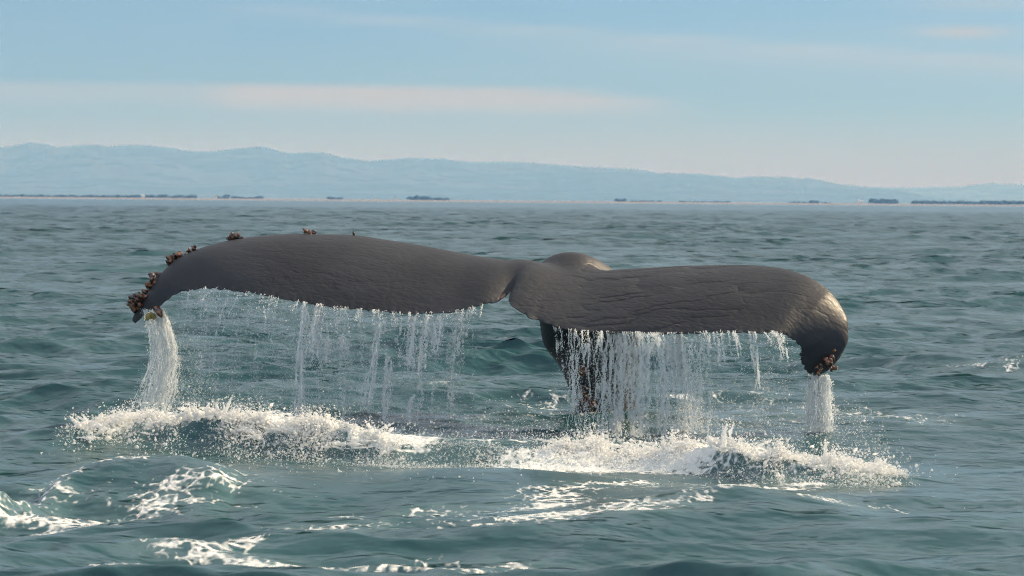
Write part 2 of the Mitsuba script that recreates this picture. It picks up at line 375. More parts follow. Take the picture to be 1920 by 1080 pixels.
# ------------------------------------------------------------------ far shore and hills
SHORE_D = 4800.0
def build_land():
    az = np.radians(np.linspace(-40, 40, 500))
    d = np.array([4680, 4788, 4808, 4838, 4880, 4960, 5300, 8500, 15200.])
    z = np.array([-1.2, -.1, 1.2, 2.1, 2.5, 2.6, 2.7, 2.8, 2.9])
    aa, dd = np.meshgrid(az, d, indexing='ij')
    wob = 25 * (n2(aa * 40, aa * 0, 1.0, 3) - .5)
    zz = np.broadcast_to(z, dd.shape) + np.where(z > .3, .5 * (n2(aa * 90, dd * .01, 1.0, 4) - .5), 0)
    v = np.stack([np.tan(aa) * (dd + wob), dd + wob, zz], -1).reshape(-1, 3)
    m = len(d)
    i, j = np.meshgrid(np.arange(len(az) - 1), np.arange(m - 1), indexing='ij')
    q = np.stack([i * m + j, (i + 1) * m + j, (i + 1) * m + j + 1, i * m + j + 1], -1).reshape(-1, 4)
    return v, q
obj('shore', build_land(), 'sand', smooth=True, label='flat pale sandy shore along the far side of the water', kind='structure')

SKY1 = [(-200, 275), (0, 277), (30, 273), (55, 268), (85, 270), (105, 276), (140, 273), (185, 272), (200, 275), (225, 272), (265, 272), (300, 275), (330, 279), (360, 284), (400, 284), (440, 279), (490, 275), (505, 279), (540, 288), (605, 286), (640, 295), (690, 302), (710, 301), (770, 296), (830, 298), (880, 304), (940, 304), (980, 304), (1060, 311), (1160, 316), (1190, 317), (1230, 324), (1310, 326), (1385, 334), (1410, 331), (1480, 333), (1500, 336), (1510, 333), (1540, 338), (1570, 345), (1620, 350), (1680, 355), (1760, 372), (2100, 388)]
SKY2 = [(-300, 340), (1200, 350), (1500, 352), (1620, 351), (1680, 352), (1740, 351), (1800, 350), (1860, 343), (1880, 345), (1920, 346), (2000, 349), (2200, 352)]
def build_hills(sky, D0, D1, seed, spur):
    s = np.array(sky, float)
    P = at(s[:, 0], s[:, 1], np.full(len(s), D1))
    az = np.linspace(-.36, .36, 900)
    H = np.interp(az, P[:, 0] / D1, P[:, 2])
    H = H + 7 * (meshkit.fbm(np.stack([az * 400, 0 * az, 0 * az], -1), 4, seed) - .5)
    t = np.concatenate([np.linspace(0, 1, 46), [1.06, 1.15, 1.3]])
    aa, tt = np.meshgrid(az, t, indexing='ij')
    dd = D0 + (D1 - D0) * tt
    prof = np.where(tt <= 1, .12 * tt + .88 * sstep(-.15, 1.02, tt) ** 1.5, 1 - (tt - 1) * 2.2)
    n = meshkit.fbm(np.stack([aa * dd / spur + 3, tt * 2.2, 0 * aa], -1), 4, seed + 3)
    rg = 1 - np.abs(2 * n - 1)
    zz = H[:, None] * prof * (1 - .75 * np.clip(tt * (1 - tt), 0, 1) * 4 * (1 - rg) * .9)
    v = np.stack([aa * dd, dd, zz], -1).reshape(-1, 3)
    m = len(t)
    i, j = np.meshgrid(np.arange(len(az) - 1), np.arange(m - 1), indexing='ij')
    q = np.stack([i * m + j, (i + 1) * m + j, (i + 1) * m + j + 1, i * m + j + 1], -1).reshape(-1, 4)
    return v, q
obj('hills', build_hills(SKY1, 15000, 19500, 5, 800.), 'hill_ground', smooth=True, label='long range of hazy blue hills beyond the shore', kind='structure')
obj('hills', build_hills(SKY2, 23000, 26000, 9, 1200.), 'hill_ground', smooth=True, label='paler farther hills low at the right', kind='structure')

def leaf_clump(pts, size, n, seed):
    """leaf sprays through ellipsoids: pts rows of (x, y, z, rx, rz)"""
    g = np.random.default_rng(seed)
    vs, fs, o = [], [], 0
    for x, y, z, rx, rz in pts:
        u = g.normal(0, 1, (n, 3)); u /= np.linalg.norm(u, axis=1, keepdims=True)
        u *= (g.uniform(.25, 1, (n, 1)) ** .4)
        c = np.array([x, y, z]) + u * np.array([rx, rx, rz])
        a, b = g.normal(0, size, (n, 3)), g.normal(0, size, (n, 3))
        vs.append(np.stack([c + a, c + b, c - a * .6 - b * .6], 1).reshape(-1, 3))
        core = ICO_V * np.array([rx * .72, rx * .72, rz * .72]) * (1 + .2 * g.normal(0, 1, (len(ICO_V), 1))) + np.array([x, y, z])
        fs.append(np.arange(n * 3).reshape(-1, 3) + o); o += n * 3
        vs.append(core); fs.append(ICO_F + o); o += len(core)
    return np.vstack(vs), np.vstack(fs)

def wood(x0, x1, yb, h0, h1, seed, D=4890.0, step=7.0):
    """crowns along a stretch of shore, from photo columns x0..x1, heights in px"""
    g = np.random.default_rng(seed)
    out, x = [], x0
    while x <= x1:
        hp = g.uniform(h0, h1)
        base = at(x, yb + (x - x0) * 16 / 1920, D)
        hm = hp / FPX * D
        out.append((base[0], D + g.uniform(-8, 8), 2.2 + hm * .40, max(hm * .8, 1.4) * g.uniform(.9, 1.7), hm * .45))
        x += step * g.uniform(.6, 1.2)
    return out
def trees(key, spec, label, category, kind=None, group=None):
    pts = sum([wood(*s) for s in spec], [])
    if kind:
        return obj(key, leaf_clump(pts, .5, 60, 3), 'far_leaves', label=label, kind=kind)
    k = thing(key, label, category, group)
    g = np.random.default_rng(5)
    obj(k + '__crown', leaf_clump(pts, .5, 90, 3), 'far_leaves')
    for x, y, z, rx, rz in pts[::2]:
        c = trimesh.creation.cone(.28, z + rz * .3, sections=6); c.apply_translation([x, y, 1.6])
        obj(k + '__trunk', c, 'far_bark')
trees('shoreline_wood', [(0, 48, 373, 4, 7, 1), (55, 180, 373, 4, 7, 2), (185, 265, 374, 5, 8, 3)], 'dark low wood along the far left shore', 'wood', kind='stuff')
trees('tree_clump', [(274, 292, 374, 5, 8, 4)], 'small dark clump of trees just right of the white house at left', 'trees')
trees('tree_clump', [(300, 368, 375, 5, 10, 6)], 'dark clump of trees ending the long wood on the left shore', 'trees')
trees('tree_clump', [(408, 432, 376, 3, 7, 7), (424, 427, 376, 10, 12, 8)], 'thin low trees with one taller tree left of centre on the shore', 'trees')
trees('tree_clump', [(440, 492, 376, 3, 7, 9)], 'faint low trees on the shore above the left fluke', 'trees')
trees('tree_clump', [(620, 645, 377, 4, 7, 10)], 'faint small mound of trees between the left woods and the centre island clump', 'trees')
trees('tree_clump', [(770, 800, 379, 8, 11, 11), (795, 842, 379, 5, 8, 12)], 'dark rounded clump of trees standing alone near the middle of the shore', 'trees')
trees('tree_clump', [(1160, 1174, 381, 6, 8, 13)], 'tiny lone dark clump of trees right of the raised tail stock', 'trees')
trees('shoreline_wood', [(1185, 1240, 382, 2, 4, 14), (1275, 1370, 383, 2, 4, 15), (1480, 1560, 384, 2, 4, 24)], 'sparse low scrub along the right half of the shore', 'scrub', kind='stuff')
trees('tree_clump', [(1522, 1534, 385, 6, 8, 16)], 'tiny dark bush on the shore left of the block of tall trees', 'trees')
trees('tree_clump', [(1638, 1684, 386, 11, 12.5, 17)], 'flat topped block of tall trees on the right shore', 'trees')
trees('shoreline_wood', [(1714, 1835, 386, 7, 9.5, 18)], 'long even blue wood right of the flat topped tree block', 'wood', kind='stuff')
trees('shoreline_wood', [(1842, 1990, 387, 9, 12, 19)], 'dark wood at the right end of the shore', 'wood', kind='stuff')

def house(px, py, wpx, label):
    k = thing('house', label, 'house', None)
    D = 4880.0
    c = at(px, py, D); w = wpx / FPX * D; h = w * .55; d = w * .8
    z0 = 2.45
    b = trimesh.creation.box([w, d, h]); b.apply_translation([c[0], D, z0 + h / 2]); obj(k + '__wall', b, 'house_paint')
    v = np.array([[-.56, -.56, 0], [.56, -.56, 0], [.56, .56, 0], [-.56, .56, 0], [-.56, 0, .42], [.56, 0, .42]]) * [w, d, w] + [c[0], D, z0 + h + .004]
    obj(k + '__roof', trimesh.Trimesh(v, [[0, 1, 5], [0, 5, 4], [2, 3, 4], [2, 4, 5], [1, 2, 5], [3, 0, 4], [0, 2, 1], [0, 3, 2]]), 'house_paint' if wpx > 5 else 'roof_tin')
    for s in (-.25, .25):
        q = trimesh.creation.box([w * .16, .06, h * .3]); q.apply_translation([c[0] + s * w, D - d / 2 - .02, z0 + h * .5]); obj(k + '__window', q, 'window_dark')
house(268, 372, 6, 'tiny white house in a gap of the dark wood on the left shore')
house(404, 375, 5, 'tiny white house on bare sand right of the left woods')
house(702, 378, 4, 'tiny pale house left of the rounded tree clump mid shore')
house(740, 378, 5, 'tiny pinkish white house closest to the rounded tree clump mid shore')
house(1612, 384, 7, 'tiny white house beside the flat topped tree block at right')

# ------------------------------------------------------------------ the whale's tail
ST = np.array([  # leading edge x, y, trailing edge x, y (photo), depth of leading edge, of trailing edge
    (249, 600, 253, 606, 18.02, 17.98), (260, 577, 276, 586, 18.03, 17.94), (286, 545, 300, 572, 18.06, 17.88), (314, 516, 325, 552, 18.10, 17.80),
    (346, 494, 352, 544, 18.15, 17.72), (400, 471, 400, 540, 18.22, 17.62), (470, 455, 450, 546, 18.28, 17.56), (560, 447, 512, 556, 18.32, 17.52),
    (650, 447, 600, 572, 18.34, 17.50), (720, 456, 690, 581, 18.35, 17.50), (800, 470, 775, 587, 18.36, 17.52), (870, 485, 845, 584, 18.37, 17.55),
    (920, 496, 905, 571, 18.37, 17.60), (955, 502, 938, 562, 18.36, 17.68), (985, 504, 960, 543, 18.35, 17.80), (1012, 505, 954, 562, 18.35, 17.62),
    (1040, 509, 970, 580, 18.35, 17.54), (1075, 513, 1012, 602, 18.36, 17.49), (1120, 516, 1075, 619, 18.36, 17.46), (1200, 512, 1150, 623, 18.36, 17.45),
    (1300, 506, 1250, 625, 18.35, 17.45), (1400, 505, 1360, 622, 18.34, 17.46), (1460, 510, 1420, 624, 18.28, 17.48), (1510, 524, 1465, 626, 18.14, 17.52),
    (1550, 548, 1482, 634, 18.00, 17.56), (1577, 578, 1497, 642, 17.90, 17.60), (1589, 605, 1502, 657, 17.82, 17.63), (1590, 633, 1504, 672, 17.78, 17.66),
    (1579, 662, 1508, 688, 17.76, 17.68), (1561, 687, 1517, 700, 17.75, 17.70), (1536, 703, 1528, 706, 17.74, 17.72)], float)
def build_whale():
    L3, T3 = at(ST[:, 0], ST[:, 1], ST[:, 4]), at(ST[:, 2], ST[:, 3], ST[:, 5])
    mid = (L3 + T3) / 2
    s = np.concatenate([[0], np.cumsum(np.maximum(.04, np.linalg.norm(np.diff(np.hstack([L3, T3]), axis=0), axis=1)))])
    nu = 420
    u = np.linspace(0, s[-1], nu)
    L = PchipInterpolator(s, L3)(u); Tr = PchipInterpolator(s, T3)(u)
    ch = np.linalg.norm(L - Tr, axis=1)
    # nicks along the trailing edge
    jag = (meshkit.fbm(np.stack([u * 20, 0 * u, 0 * u], -1), 3, 2) - .5) * .032 + (meshkit.noise(np.stack([u * 60, 0 * u, 0 * u], -1), 4) - .5) * .022
    away = np.clip(np.minimum(u, s[-1] - u) / .25, 0, 1)
    JAG = ((Tr - L) / ch[:, None]) * (jag * away)[:, None]
    span = np.gradient(L * .6 + Tr * .4, axis=0)
    N = np.cross(span, L - Tr)
    N[N[:, 2] - N[:, 1] < 0] *= -1
    for _ in range(6): N[1:-1] = (N[:-2] + 2 * N[1:-1] + N[2:]) / 4
    N /= np.linalg.norm(N, axis=1, keepdims=True)
    v = (1 - np.cos(np.linspace(0, np.pi, 44))) / 2
    tip = np.clip(np.minimum(u, s[-1] - u) / .5, 0, 1) ** .5
    tmax = np.minimum(.068 * tip + .006, ch * (.17 - .07 * sstep(s[-1] - 1.0, s[-1] - .5, u)))
    yt = (2.969 * np.sqrt(v) - 1.26 * v - 3.516 * v ** 2 + 2.843 * v ** 3 - 1.036 * v ** 4) + .11 * v * (1 - v ** 8)
    camber = .050 * np.sin(np.pi * v)
    flat = 1 - .7 * sstep(s[-1] - 1.1, s[-1] - .5, u)
    rows = []
    up = L[:, None] + (Tr - L)[:, None] * v[None, :, None] + N[:, None] * (yt[None, :, None] * tmax[:, None, None] + camber[None, :, None] * (np.minimum(ch, .8) * flat)[:, None, None])
    lo = L[:, None] + (Tr - L)[:, None] * v[None, :, None] + N[:, None] * (-.75 * yt[None, :, None] * tmax[:, None, None] + camber[None, :, None] * (np.minimum(ch, .8) * flat)[:, None, None])
    lo[:, -1] -= N * .004
    for a_ in (up, lo): a_ += JAG[:, None] * (v ** 45)[None, :, None]
    loop = np.concatenate([up, lo[:, -1:0:-1]], 1)       # closed section
    k = loop.shape[1]
    # swell towards the tail stock: a soft mid-line over the root
    root = np.exp(-((u - s[14.0 .__int__()] ) / .22) ** 2)
    verts = loop.reshape(-1, 3)
    i, j = np.meshgrid(np.arange(nu - 1), np.arange(k), indexing='ij')
    q = np.stack([i * k + j, i * k + (j + 1) % k, (i + 1) * k + (j + 1) % k, (i + 1) * k + j], -1).reshape(-1, 4)
    f = np.vstack([q[:, [0, 1, 2]], q[:, [0, 2, 3]]])
    c0, c1 = len(verts), len(verts) + 1
    verts = np.vstack([verts, loop[0].mean(0), loop[-1].mean(0)])
    jj = np.arange(k)
    f = np.vstack([f, np.stack([(jj + 1) % k, jj, np.full(k, c0)], 1), np.stack([(nu - 1) * k + jj, (nu - 1) * k + (jj + 1) % k, np.full(k, c1)], 1)])
    fl = trimesh.Trimesh(verts, f, process=False)
    if fl.volume < 0: fl.invert()
    # tail stock: rises from the sea behind, bends over towards the camera into the fluke root
    xs = at(np.array([1150, 1140, 1128, 1112, 1085, 1062, 1050, 1030]), np.full(8, 600.), np.full(8, 18.6))[:, 0]
    pc = np.stack([xs, [19.05, 18.88, 18.80, 18.74, 18.60, 18.38, 18.15, 17.95], [-.7, 0, .34, .60, .82, .90, .90, .89]], 1)
    rx = np.array([.34, .20, .25, .34, .29, .24, .24, .20]); ry = np.array([.46, .34, .30, .27, .25, .20, .11, .04])
    w = np.linspace(0, 7, 90)
    pc, rx, ry = (PchipInterpolator(np.arange(8), a)(w) for a in (pc, rx, ry))
    t = np.gradient(pc, axis=0); t /= np.linalg.norm(t, axis=1, keepdims=True)
    X = np.array([1.0, 0, 0]) - t * t[:, :1]; X /= np.linalg.norm(X, axis=1, keepdims=True)
    Y = np.cross(t, X)
    a = np.linspace(0, 2 * np.pi, 56, endpoint=False)
    ring = pc[:, None] + rx[:, None, None] * np.cos(a)[None, :, None] * X[:, None] + ry[:, None, None] * np.sin(a)[None, :, None] * Y[:, None]
    n, k = 90, 56
    i, j = np.meshgrid(np.arange(n - 1), np.arange(k), indexing='ij')
    q = np.stack([i * k + j, i * k + (j + 1) % k, (i + 1) * k + (j + 1) % k, (i + 1) * k + j], -1).reshape(-1, 4)
    jj = np.arange(k)
    pv = np.vstack([ring.reshape(-1, 3), pc[0], pc[-1]])
    pf = np.vstack([q[:, [0, 1, 2]], q[:, [0, 2, 3]], np.stack([(jj + 1) % k, jj, np.full(k, n * k)], 1), np.stack([(n - 1) * k + jj, (n - 1) * k + (jj + 1) % k, np.full(k, n * k + 1)], 1)])
    ps = trimesh.Trimesh(pv, pf, process=False)
    if ps.volume < 0: ps.invert()
    A, B = (manifold3d.Manifold(manifold3d.Mesh(np.asarray(m.vertices, np.float32), np.asarray(m.faces, np.uint32))) for m in (fl, ps))
    Wh = A + B
    print('whale', A.status(), B.status(), Wh.status(), Wh.num_tri())
    m = Wh.refine_to_length(.03).to_mesh()
    V, Fc = np.array(m.vert_properties[:, :3]), np.array(m.tri_verts)
    tm = trimesh.Trimesh(V, Fc, process=True)
    # soften where the stock meets the flukes
    from scipy.spatial import cKDTree
    dA, _ = cKDTree(fl.vertices).query(tm.vertices); dB, _ = cKDTree(ps.vertices).query(tm.vertices)
    wgt = np.exp(-(np.maximum(dA, dB) / .07) ** 2)[:, None] * .6
    adj = trimesh.graph.edges_to_coo(tm.edges_unique) if hasattr(trimesh.graph, 'edges_to_coo') else None
    import scipy.sparse as sp
    e = tm.edges_unique; nV = len(tm.vertices)
    M = sp.coo_matrix((np.ones(2 * len(e)), (np.r_[e[:, 0], e[:, 1]], np.r_[e[:, 1], e[:, 0]])), shape=(nV, nV)).tocsr()
    M = sp.diags(1 / np.maximum(np.asarray(M.sum(1)).ravel(), 1)) @ M
    V = np.array(tm.vertices)
    for _ in range(25): V = V + wgt * (M @ V - V)
    return (V, np.array(tm.faces)), L, Tr, N, u
WHALE, LE, TE, WN, WU = build_whale()
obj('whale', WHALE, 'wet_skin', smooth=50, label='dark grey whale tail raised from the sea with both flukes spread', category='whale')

# barnacles
def barnacle(size, seed):
    g = np.random.default_rng(seed)
    v = ICO2_V.copy()
    tz = (v[:, 2] + 1) / 2
    prof = .55 + .75 * np.sin(np.pi * np.clip(tz * .85, 0, 1)) - .25 * tz
    v[:, :2] *= prof[:, None] * .62
    v *= 1 + .10 * g.normal(0, 1, (len(v), 1))
    v[:, 2] = v[:, 2] * 1.05 + .8
    v[:, 0] += .15 * v[:, 2] ** 2 * g.normal()
    return v * size
_i2 = trimesh.creation.icosphere(1); ICO2_V, ICO2_F = np.array(_i2.vertices), np.array(_i2.faces)

_wd = WHALE[0] - C
_wx, _wy = 960 + FPX * (_wd @ R) / (_wd @ F), 540 - FPX * (_wd @ U) / (_wd @ F)
def brow(px):
    """the highest skin point at a photo column"""
    c = np.where(np.abs(_wx - px) < 4)[0]
    return WHALE[0][c[np.argmin(_wy[c])]]
def cluster(label, spots, n, spread, size, seed, out=(0, 0, 1), pale=False, category='barnacles'):
    """spots: (px, py, depth) list along which the barnacles sit"""
    k = thing('barnacle_cluster', label, category)
    g = np.random.default_rng(seed)
    S = np.array([at(a, b, c) for a, b, c in spots])
    edge = seed <= 7
    if edge: S = np.array([brow(a) for a, _, _ in spots])
    for i in range(n):
        w = g.uniform(0, len(S) - 1) if len(S) > 1 else 0
        a = int(min(w, len(S) - 2)) if len(S) > 1 else 0
        p = (S[a] + (S[a + 1] - S[a]) * (w - a)) if len(S) > 1 else S[0]
        off = g.normal(0, 1, 3); off /= np.linalg.norm(off)
        p = p + off * spread * g.uniform(0, 1) ** .5 + np.asarray(out, float) * .004 + np.array([0, -.010 if edge else -.035, 0])
        d = np.asarray(out, float) + .75 * g.normal(0, 1, 3); d /= np.linalg.norm(d)
        v = barnacle((1.08 if edge else 1.1) * size * g.uniform(.65, 1.3), seed * 100 + i)
        a1 = np.cross(d, [.3, .8, .1]); a1 /= np.linalg.norm(a1); b1 = np.cross(d, a1)
        v = p + v[:, :1] * a1 + v[:, 1:2] * b1 + v[:, 2:] * d
        obj(k + '__barnacle', trimesh.Trimesh(v, ICO2_F, process=False), 'pale_barnacle_skin' if pale else 'barnacle_skin', smooth=True)
cluster('large cluster of brown barnacles on the very tip of the left fluke', [(256, 590, 17.97), (258, 574, 17.98), (264, 562, 18.0)], 60, .050, .020, 1, (-.6, -.6, .3))
cluster('brown barnacle cluster second up from the left fluke tip', [(274, 553, 18.02), (284, 540, 18.03), (294, 528, 18.05)], 24, .030, .019, 2, (-.6, -.5, .5))
cluster('brown barnacle cluster third up along the left fluke edge', [(316, 508, 18.06), (327, 499, 18.08), (336, 494, 18.1)], 18, .020, .017, 3, (-.5, -.3, .8))
cluster('small row of orange brown barnacles fourth up along the left fluke edge', [(343, 492, 18.1), (350, 487, 18.12), (357, 484, 18.14), (364, 480, 18.16)], 9, .009, .014, 4, (-.3, -.3, .9))
cluster('brown barnacle cluster on the shoulder of the left fluke', [(424, 458, 18.2), (437, 453, 18.22), (452, 449, 18.24)], 20, .016, .016, 5, (-.2, -.2, 1))
cluster('sparse dark barnacles on the highest part of the left fluke', [(566, 439, 18.28), (575, 438, 18.28), (585, 438, 18.28), (595, 438, 18.28)], 9, .010, .014, 6, (0, 0, 1))
cluster('tiny dark barnacle on the top edge right of the sparse ones', [(662, 441, 18.28), (667, 441, 18.28)], 2, .003, .010, 7, (.6, 0, .5))
cluster('yellowish barnacle hanging under the left fluke tip', [(284, 586, 17.9)], 2, .006, .028, 8, (0, 0, -1), pale=True)
cluster('dark brown barnacle hanging right of the yellowish one under the left fluke', [(295, 577, 17.88)], 2, .004, .025, 9, (0, 0, -1))
cluster('dark brown barnacle patch low on the tail stock behind the falling water', [(1098, 735, 18.50), (1108, 765, 18.52)], 34, .045, .022, 21, (0, -1, 0))
cluster('small dark barnacle patch higher on the tail stock behind the falling water', [(1085, 700, 18.50), (1106, 690, 18.50)], 24, .035, .020, 22, (0, -1, 0))
cluster('brown barnacle cluster at the lowest point of the right fluke tip', [(1532, 688, 17.69), (1536, 696, 17.70)], 14, .022, .015, 10, (.1, -.8, -.3))
cluster('orange brown barnacle cluster right of the lowest one on the right fluke tip', [(1553, 672, 17.70), (1553, 684, 17.70)], 18, .028, .016, 11, (.3, -.8, -.2))
cluster('single brown barnacle higher up the right fluke tip', [(1560, 657, 17.70)], 1, .004, .020, 12, (.2, -1, 0))
cluster('small barnacle hanging off the right fluke tip in the white water', [(1561, 692, 17.72)], 3, .010, .014, 13, (0, 0, -1))
cluster('tiny red brown barnacle dangling left of the right fluke tip', [(1519, 704, 17.76)], 1, .002, .016, 14, (0, 0, -1))

# ------------------------------------------------------------------ falling water
def edge_at(px):
    """points on the trailing edge at photo columns"""
    e = TE
    d = (e - C); c = 960 + FPX * (d @ R) / (d @ F)
    rows = []
    for x in np.atleast_1d(px):
        cand = np.where(np.abs(c - x) < 6)[0]
        rows.append(e[cand[np.argmin(e[cand, 1])]] if len(cand) else e[np.argmin(np.abs(c - x))])
    return np.array(rows)
def edge_y(px):
    e = edge_at(px); d = e - C
    return 540 - FPX * (d @ U) / (d @ F)
PXM = 17.6 / FPX        # metres per photo pixel at the tail

def fall(key, label, category, px0, yend, lean, r, wob, seed, group=None, gap=.35, beads=1.0, ndrop=0, rdrop=.0025, spread=.02, bow=None, dy=0.0, start=0.0, m=36, extra=(), base=(OCT_V, OCT_F), wide=None):
    """strands from the trailing edge down: px0 columns, yend photo rows of the lower ends, lean in px"""
    g = np.random.default_rng(seed)
    px0 = np.asarray(px0, float); n = len(px0)
    p0 = edge_at(px0)
    if wide is not None: p0[:, 0] += wide * PXM
    p0[:, 1] += g.normal(0, .012, n) + dy; p0[:, 2] += .006
    zb = CAM_H - (np.asarray(yend, float) - (380 + (px0 - 960) / 120)) * p0[:, 1] / FPX
    p1 = p0.copy(); p1[:, 2] = np.minimum(zb, p0[:, 2] - .02); p1[:, 0] += np.asarray(lean) * PXM; p1[:, 1] -= .05 + .05 * g.uniform(size=n)
    p0 = p0 + (p1 - p0) * np.broadcast_to(start, (n,))[:, None]
    P = strand_paths(p0, p1, wob, seed, m=m, bow=bow)
    rr = strand_radii(n, m, np.broadcast_to(r, (n,)), seed, beads, gap)
    rr[:, -1] *= .1
    mesh = [tubes(P, rr)]
    if ndrop:
        i, j = g.integers(0, n, ndrop), g.uniform(0, m - 1.01, ndrop)
        a = j.astype(int); q = P[i, a] + (P[i, a + 1] - P[i, a]) * (j - a)[:, None]
        q = q + g.normal(0, 1, (ndrop, 3)) * spread * (.3 + .9 * (j / m))[:, None]
        mesh.append(drops(q, rdrop * np.exp(g.normal(0, .35, ndrop)), 1.3, seed, base))
    mesh += list(extra)
    return obj(key, join(*mesh), 'drop_water', smooth=True, label=label, category=category, group=group)

g = np.random.default_rng(99)
# the broad curtain off the right fluke: torn sheets of fine drops with strands running through them
def torn_veil(seed, x0, x1, n):
    """thin torn veil of drops and short threads off the left fluke"""
    g = np.random.default_rng(seed)
    px, f = g.uniform(x0, x1, n), g.uniform(0, 1, n) ** 1.15
    wx = px - 16 * f + 10 * (meshkit.fbm(np.stack([px * .012, f * 3.5, 0 * px], -1), 3, seed) - .5) + 6 * (meshkit.noise(np.stack([px * .05, f * 8, 0 * px], -1), seed + 4) - .5)
    s1 = meshkit.fbm(np.stack([wx * .11, f * 1.3, 0 * px], -1), 3, seed + 1)
    s2 = meshkit.fbm(np.stack([wx * .28, f * 12, 0 * px], -1), 3, seed + 2)
    big = meshkit.noise(np.stack([px * .009, 0 * px, 0 * px], -1), seed + 6)
    d = .62 * np.clip((s1 - .50) * 5.5, 0, 1) * np.clip((s2 - .40) * 4, .05, 1) * (1 - sstep(.35 + .75 * big, .75 + .6 * big, f)) * (.35 + .65 * sstep(500, 560, px))
    k = g.uniform(size=n) < d
    px, f = px[k], f[k]; wx = wx[k]
    lx = np.arange(300, 945, 5); E = edge_at(lx)
    p = np.stack([np.interp(px, lx, E[:, i]) for i in range(3)], 1)
    zb = CAM_H - (800 - 380) * p[:, 1] / FPX
    p[:, 0] += (wx - px) * PXM; p[:, 1] += g.normal(0, .02, len(px)) - .06 * f
    p[:, 2] += .006 - f * (p[:, 2] - zb)
    return drops(p, .0018 * np.exp(g.normal(0, .45, len(px))), 1.6, seed, TET)
def torn_sheet(seed, x0, x1, n):
    g = np.random.default_rng(seed)
    px, f = g.uniform(x0, x1, n), g.uniform(0, 1, n)
    wx = px + 9 * (meshkit.fbm(np.stack([px * .012, f * 3.5, 0 * px], -1), 3, seed) - .5) + 5 * (meshkit.noise(np.stack([px * .06, f * 9, 0 * px], -1), seed + 4) - .5)
    s1 = meshkit.fbm(np.stack([wx * .085, f * 1.6, 0 * px], -1), 3, seed + 1)
    s2 = meshkit.fbm(np.stack([wx * .30, f * 13, 0 * px], -1), 3, seed + 2)
    stock = sstep(1030, 1050, px) * (1 - sstep(1130, 1190, px))
    d = np.clip((s1 - .29 - .11 * stock) * 3.4, 0, 1) * np.clip((s2 - .36 - .06 * stock) * 4, .05, 1) * (1 - .75 * sstep(.8, 1.05, f + .25 * (s1 - .5)))
    d *= 1 - .65 * sstep(1270, 1335, px)
    for hx, hf, rx_, rf_ in ((1083, .40, 12, .12), (1108, .38, 9, .12), (1104, .63, 13, .13), (1080, .68, 9, .06), (1052, .2, 8, .16), (1040, .08, 7, .1)):
        d *= 1 - .93 * np.exp(-(((wx - hx) / rx_) ** 2 + ((f - hf) / rf_) ** 2) ** 1.5)
    k = (g.uniform(size=n) < d) & (px > 1026 + 66 * f)
    px, f = wx[k], f[k]
    lx = np.arange(1010, 1345, 5); E = edge_at(lx)
    p = np.stack([np.interp(px, lx, E[:, i]) for i in range(3)], 1)
    zb = CAM_H - (850 - 380) * p[:, 1] / FPX
    p[:, 1] += g.normal(0, .018, len(px)) + .07 * np.sin(px * .05) - .05 * f
    p[:, 0] += (.012 + .03 * (px < 1060)) * f
    p[:, 2] += .008 - f * (p[:, 2] - zb)
    return drops(p, .0016 * np.exp(g.normal(0, .40, len(px))), 1.5, seed, TET)
n = 85
x = np.concatenate([g.uniform(1020, 1110, 9), g.uniform(1115, 1330, n - 9)])
WATER = fall('water_curtain', 'broad lacy curtain of water pouring off the right fluke', 'falling water', x, np.where(x < 1060, 700 + (x - 1018) * 2.0, g.uniform(740, 850, n)), g.normal(8, 12, n) + np.where(x < 1060, 24, 0), g.uniform(.0006, .0019, n), .020, 41, gap=.40, ndrop=6000, rdrop=.0022, spread=.010, m=44, beads=1.7, extra=[torn_sheet(401, 1018, 1338, 230000)])
# sparse streams right of the curtain
for i, (cx, ye) in enumerate(((1352, 700), (1388, 690), (1413, 735), (1447, 660), (1462, 690))):
    xs = cx + g.normal(0, 5, 7)
    fall('water_streamlet', f'{("first", "second", "third", "fourth", "last")[i]} thin streamlet right of the curtain, counted from the curtain towards the right fluke tip', 'falling water', xs, np.full(7, ye) - g.uniform(0, 50, 7), g.normal(6, 3, 7), g.uniform(.0015, .0030, 7), .005, 60 + i, group='thin streamlets right of the curtain', gap=.42, ndrop=260, rdrop=.0022, spread=.012)
# the spout off the left fluke tip
n = 80
x = g.uniform(262, 304, n)
fall('water_spout', 'thick misty spout of water falling from the left fluke tip', 'falling water', np.full(n, 276.0), g.uniform(745, 800, n), (x - 283) * .35 + g.normal(-4, 5, n), g.uniform(.0008, .0030, n), .013, 71, gap=.43, ndrop=9000, rdrop=.0015, spread=.028, beads=1.4, bow=(.075, 0, 0), base=TET, wide=x - 276)
# the spout off the right tip
n = 80
x = g.uniform(1524, 1568, n)
fall('water_spout', 'bright white spout of water falling from the right fluke tip', 'falling water', np.minimum(x, 1540), g.uniform(790, 868, n), (x - 1546) * .15 + g.normal(-2, 6, n), g.uniform(.0012, .0042, n), .018, 72, gap=.42, ndrop=7000, rdrop=.0019, spread=.026, beads=1.4, base=TET, wide=x - np.minimum(x, 1540))
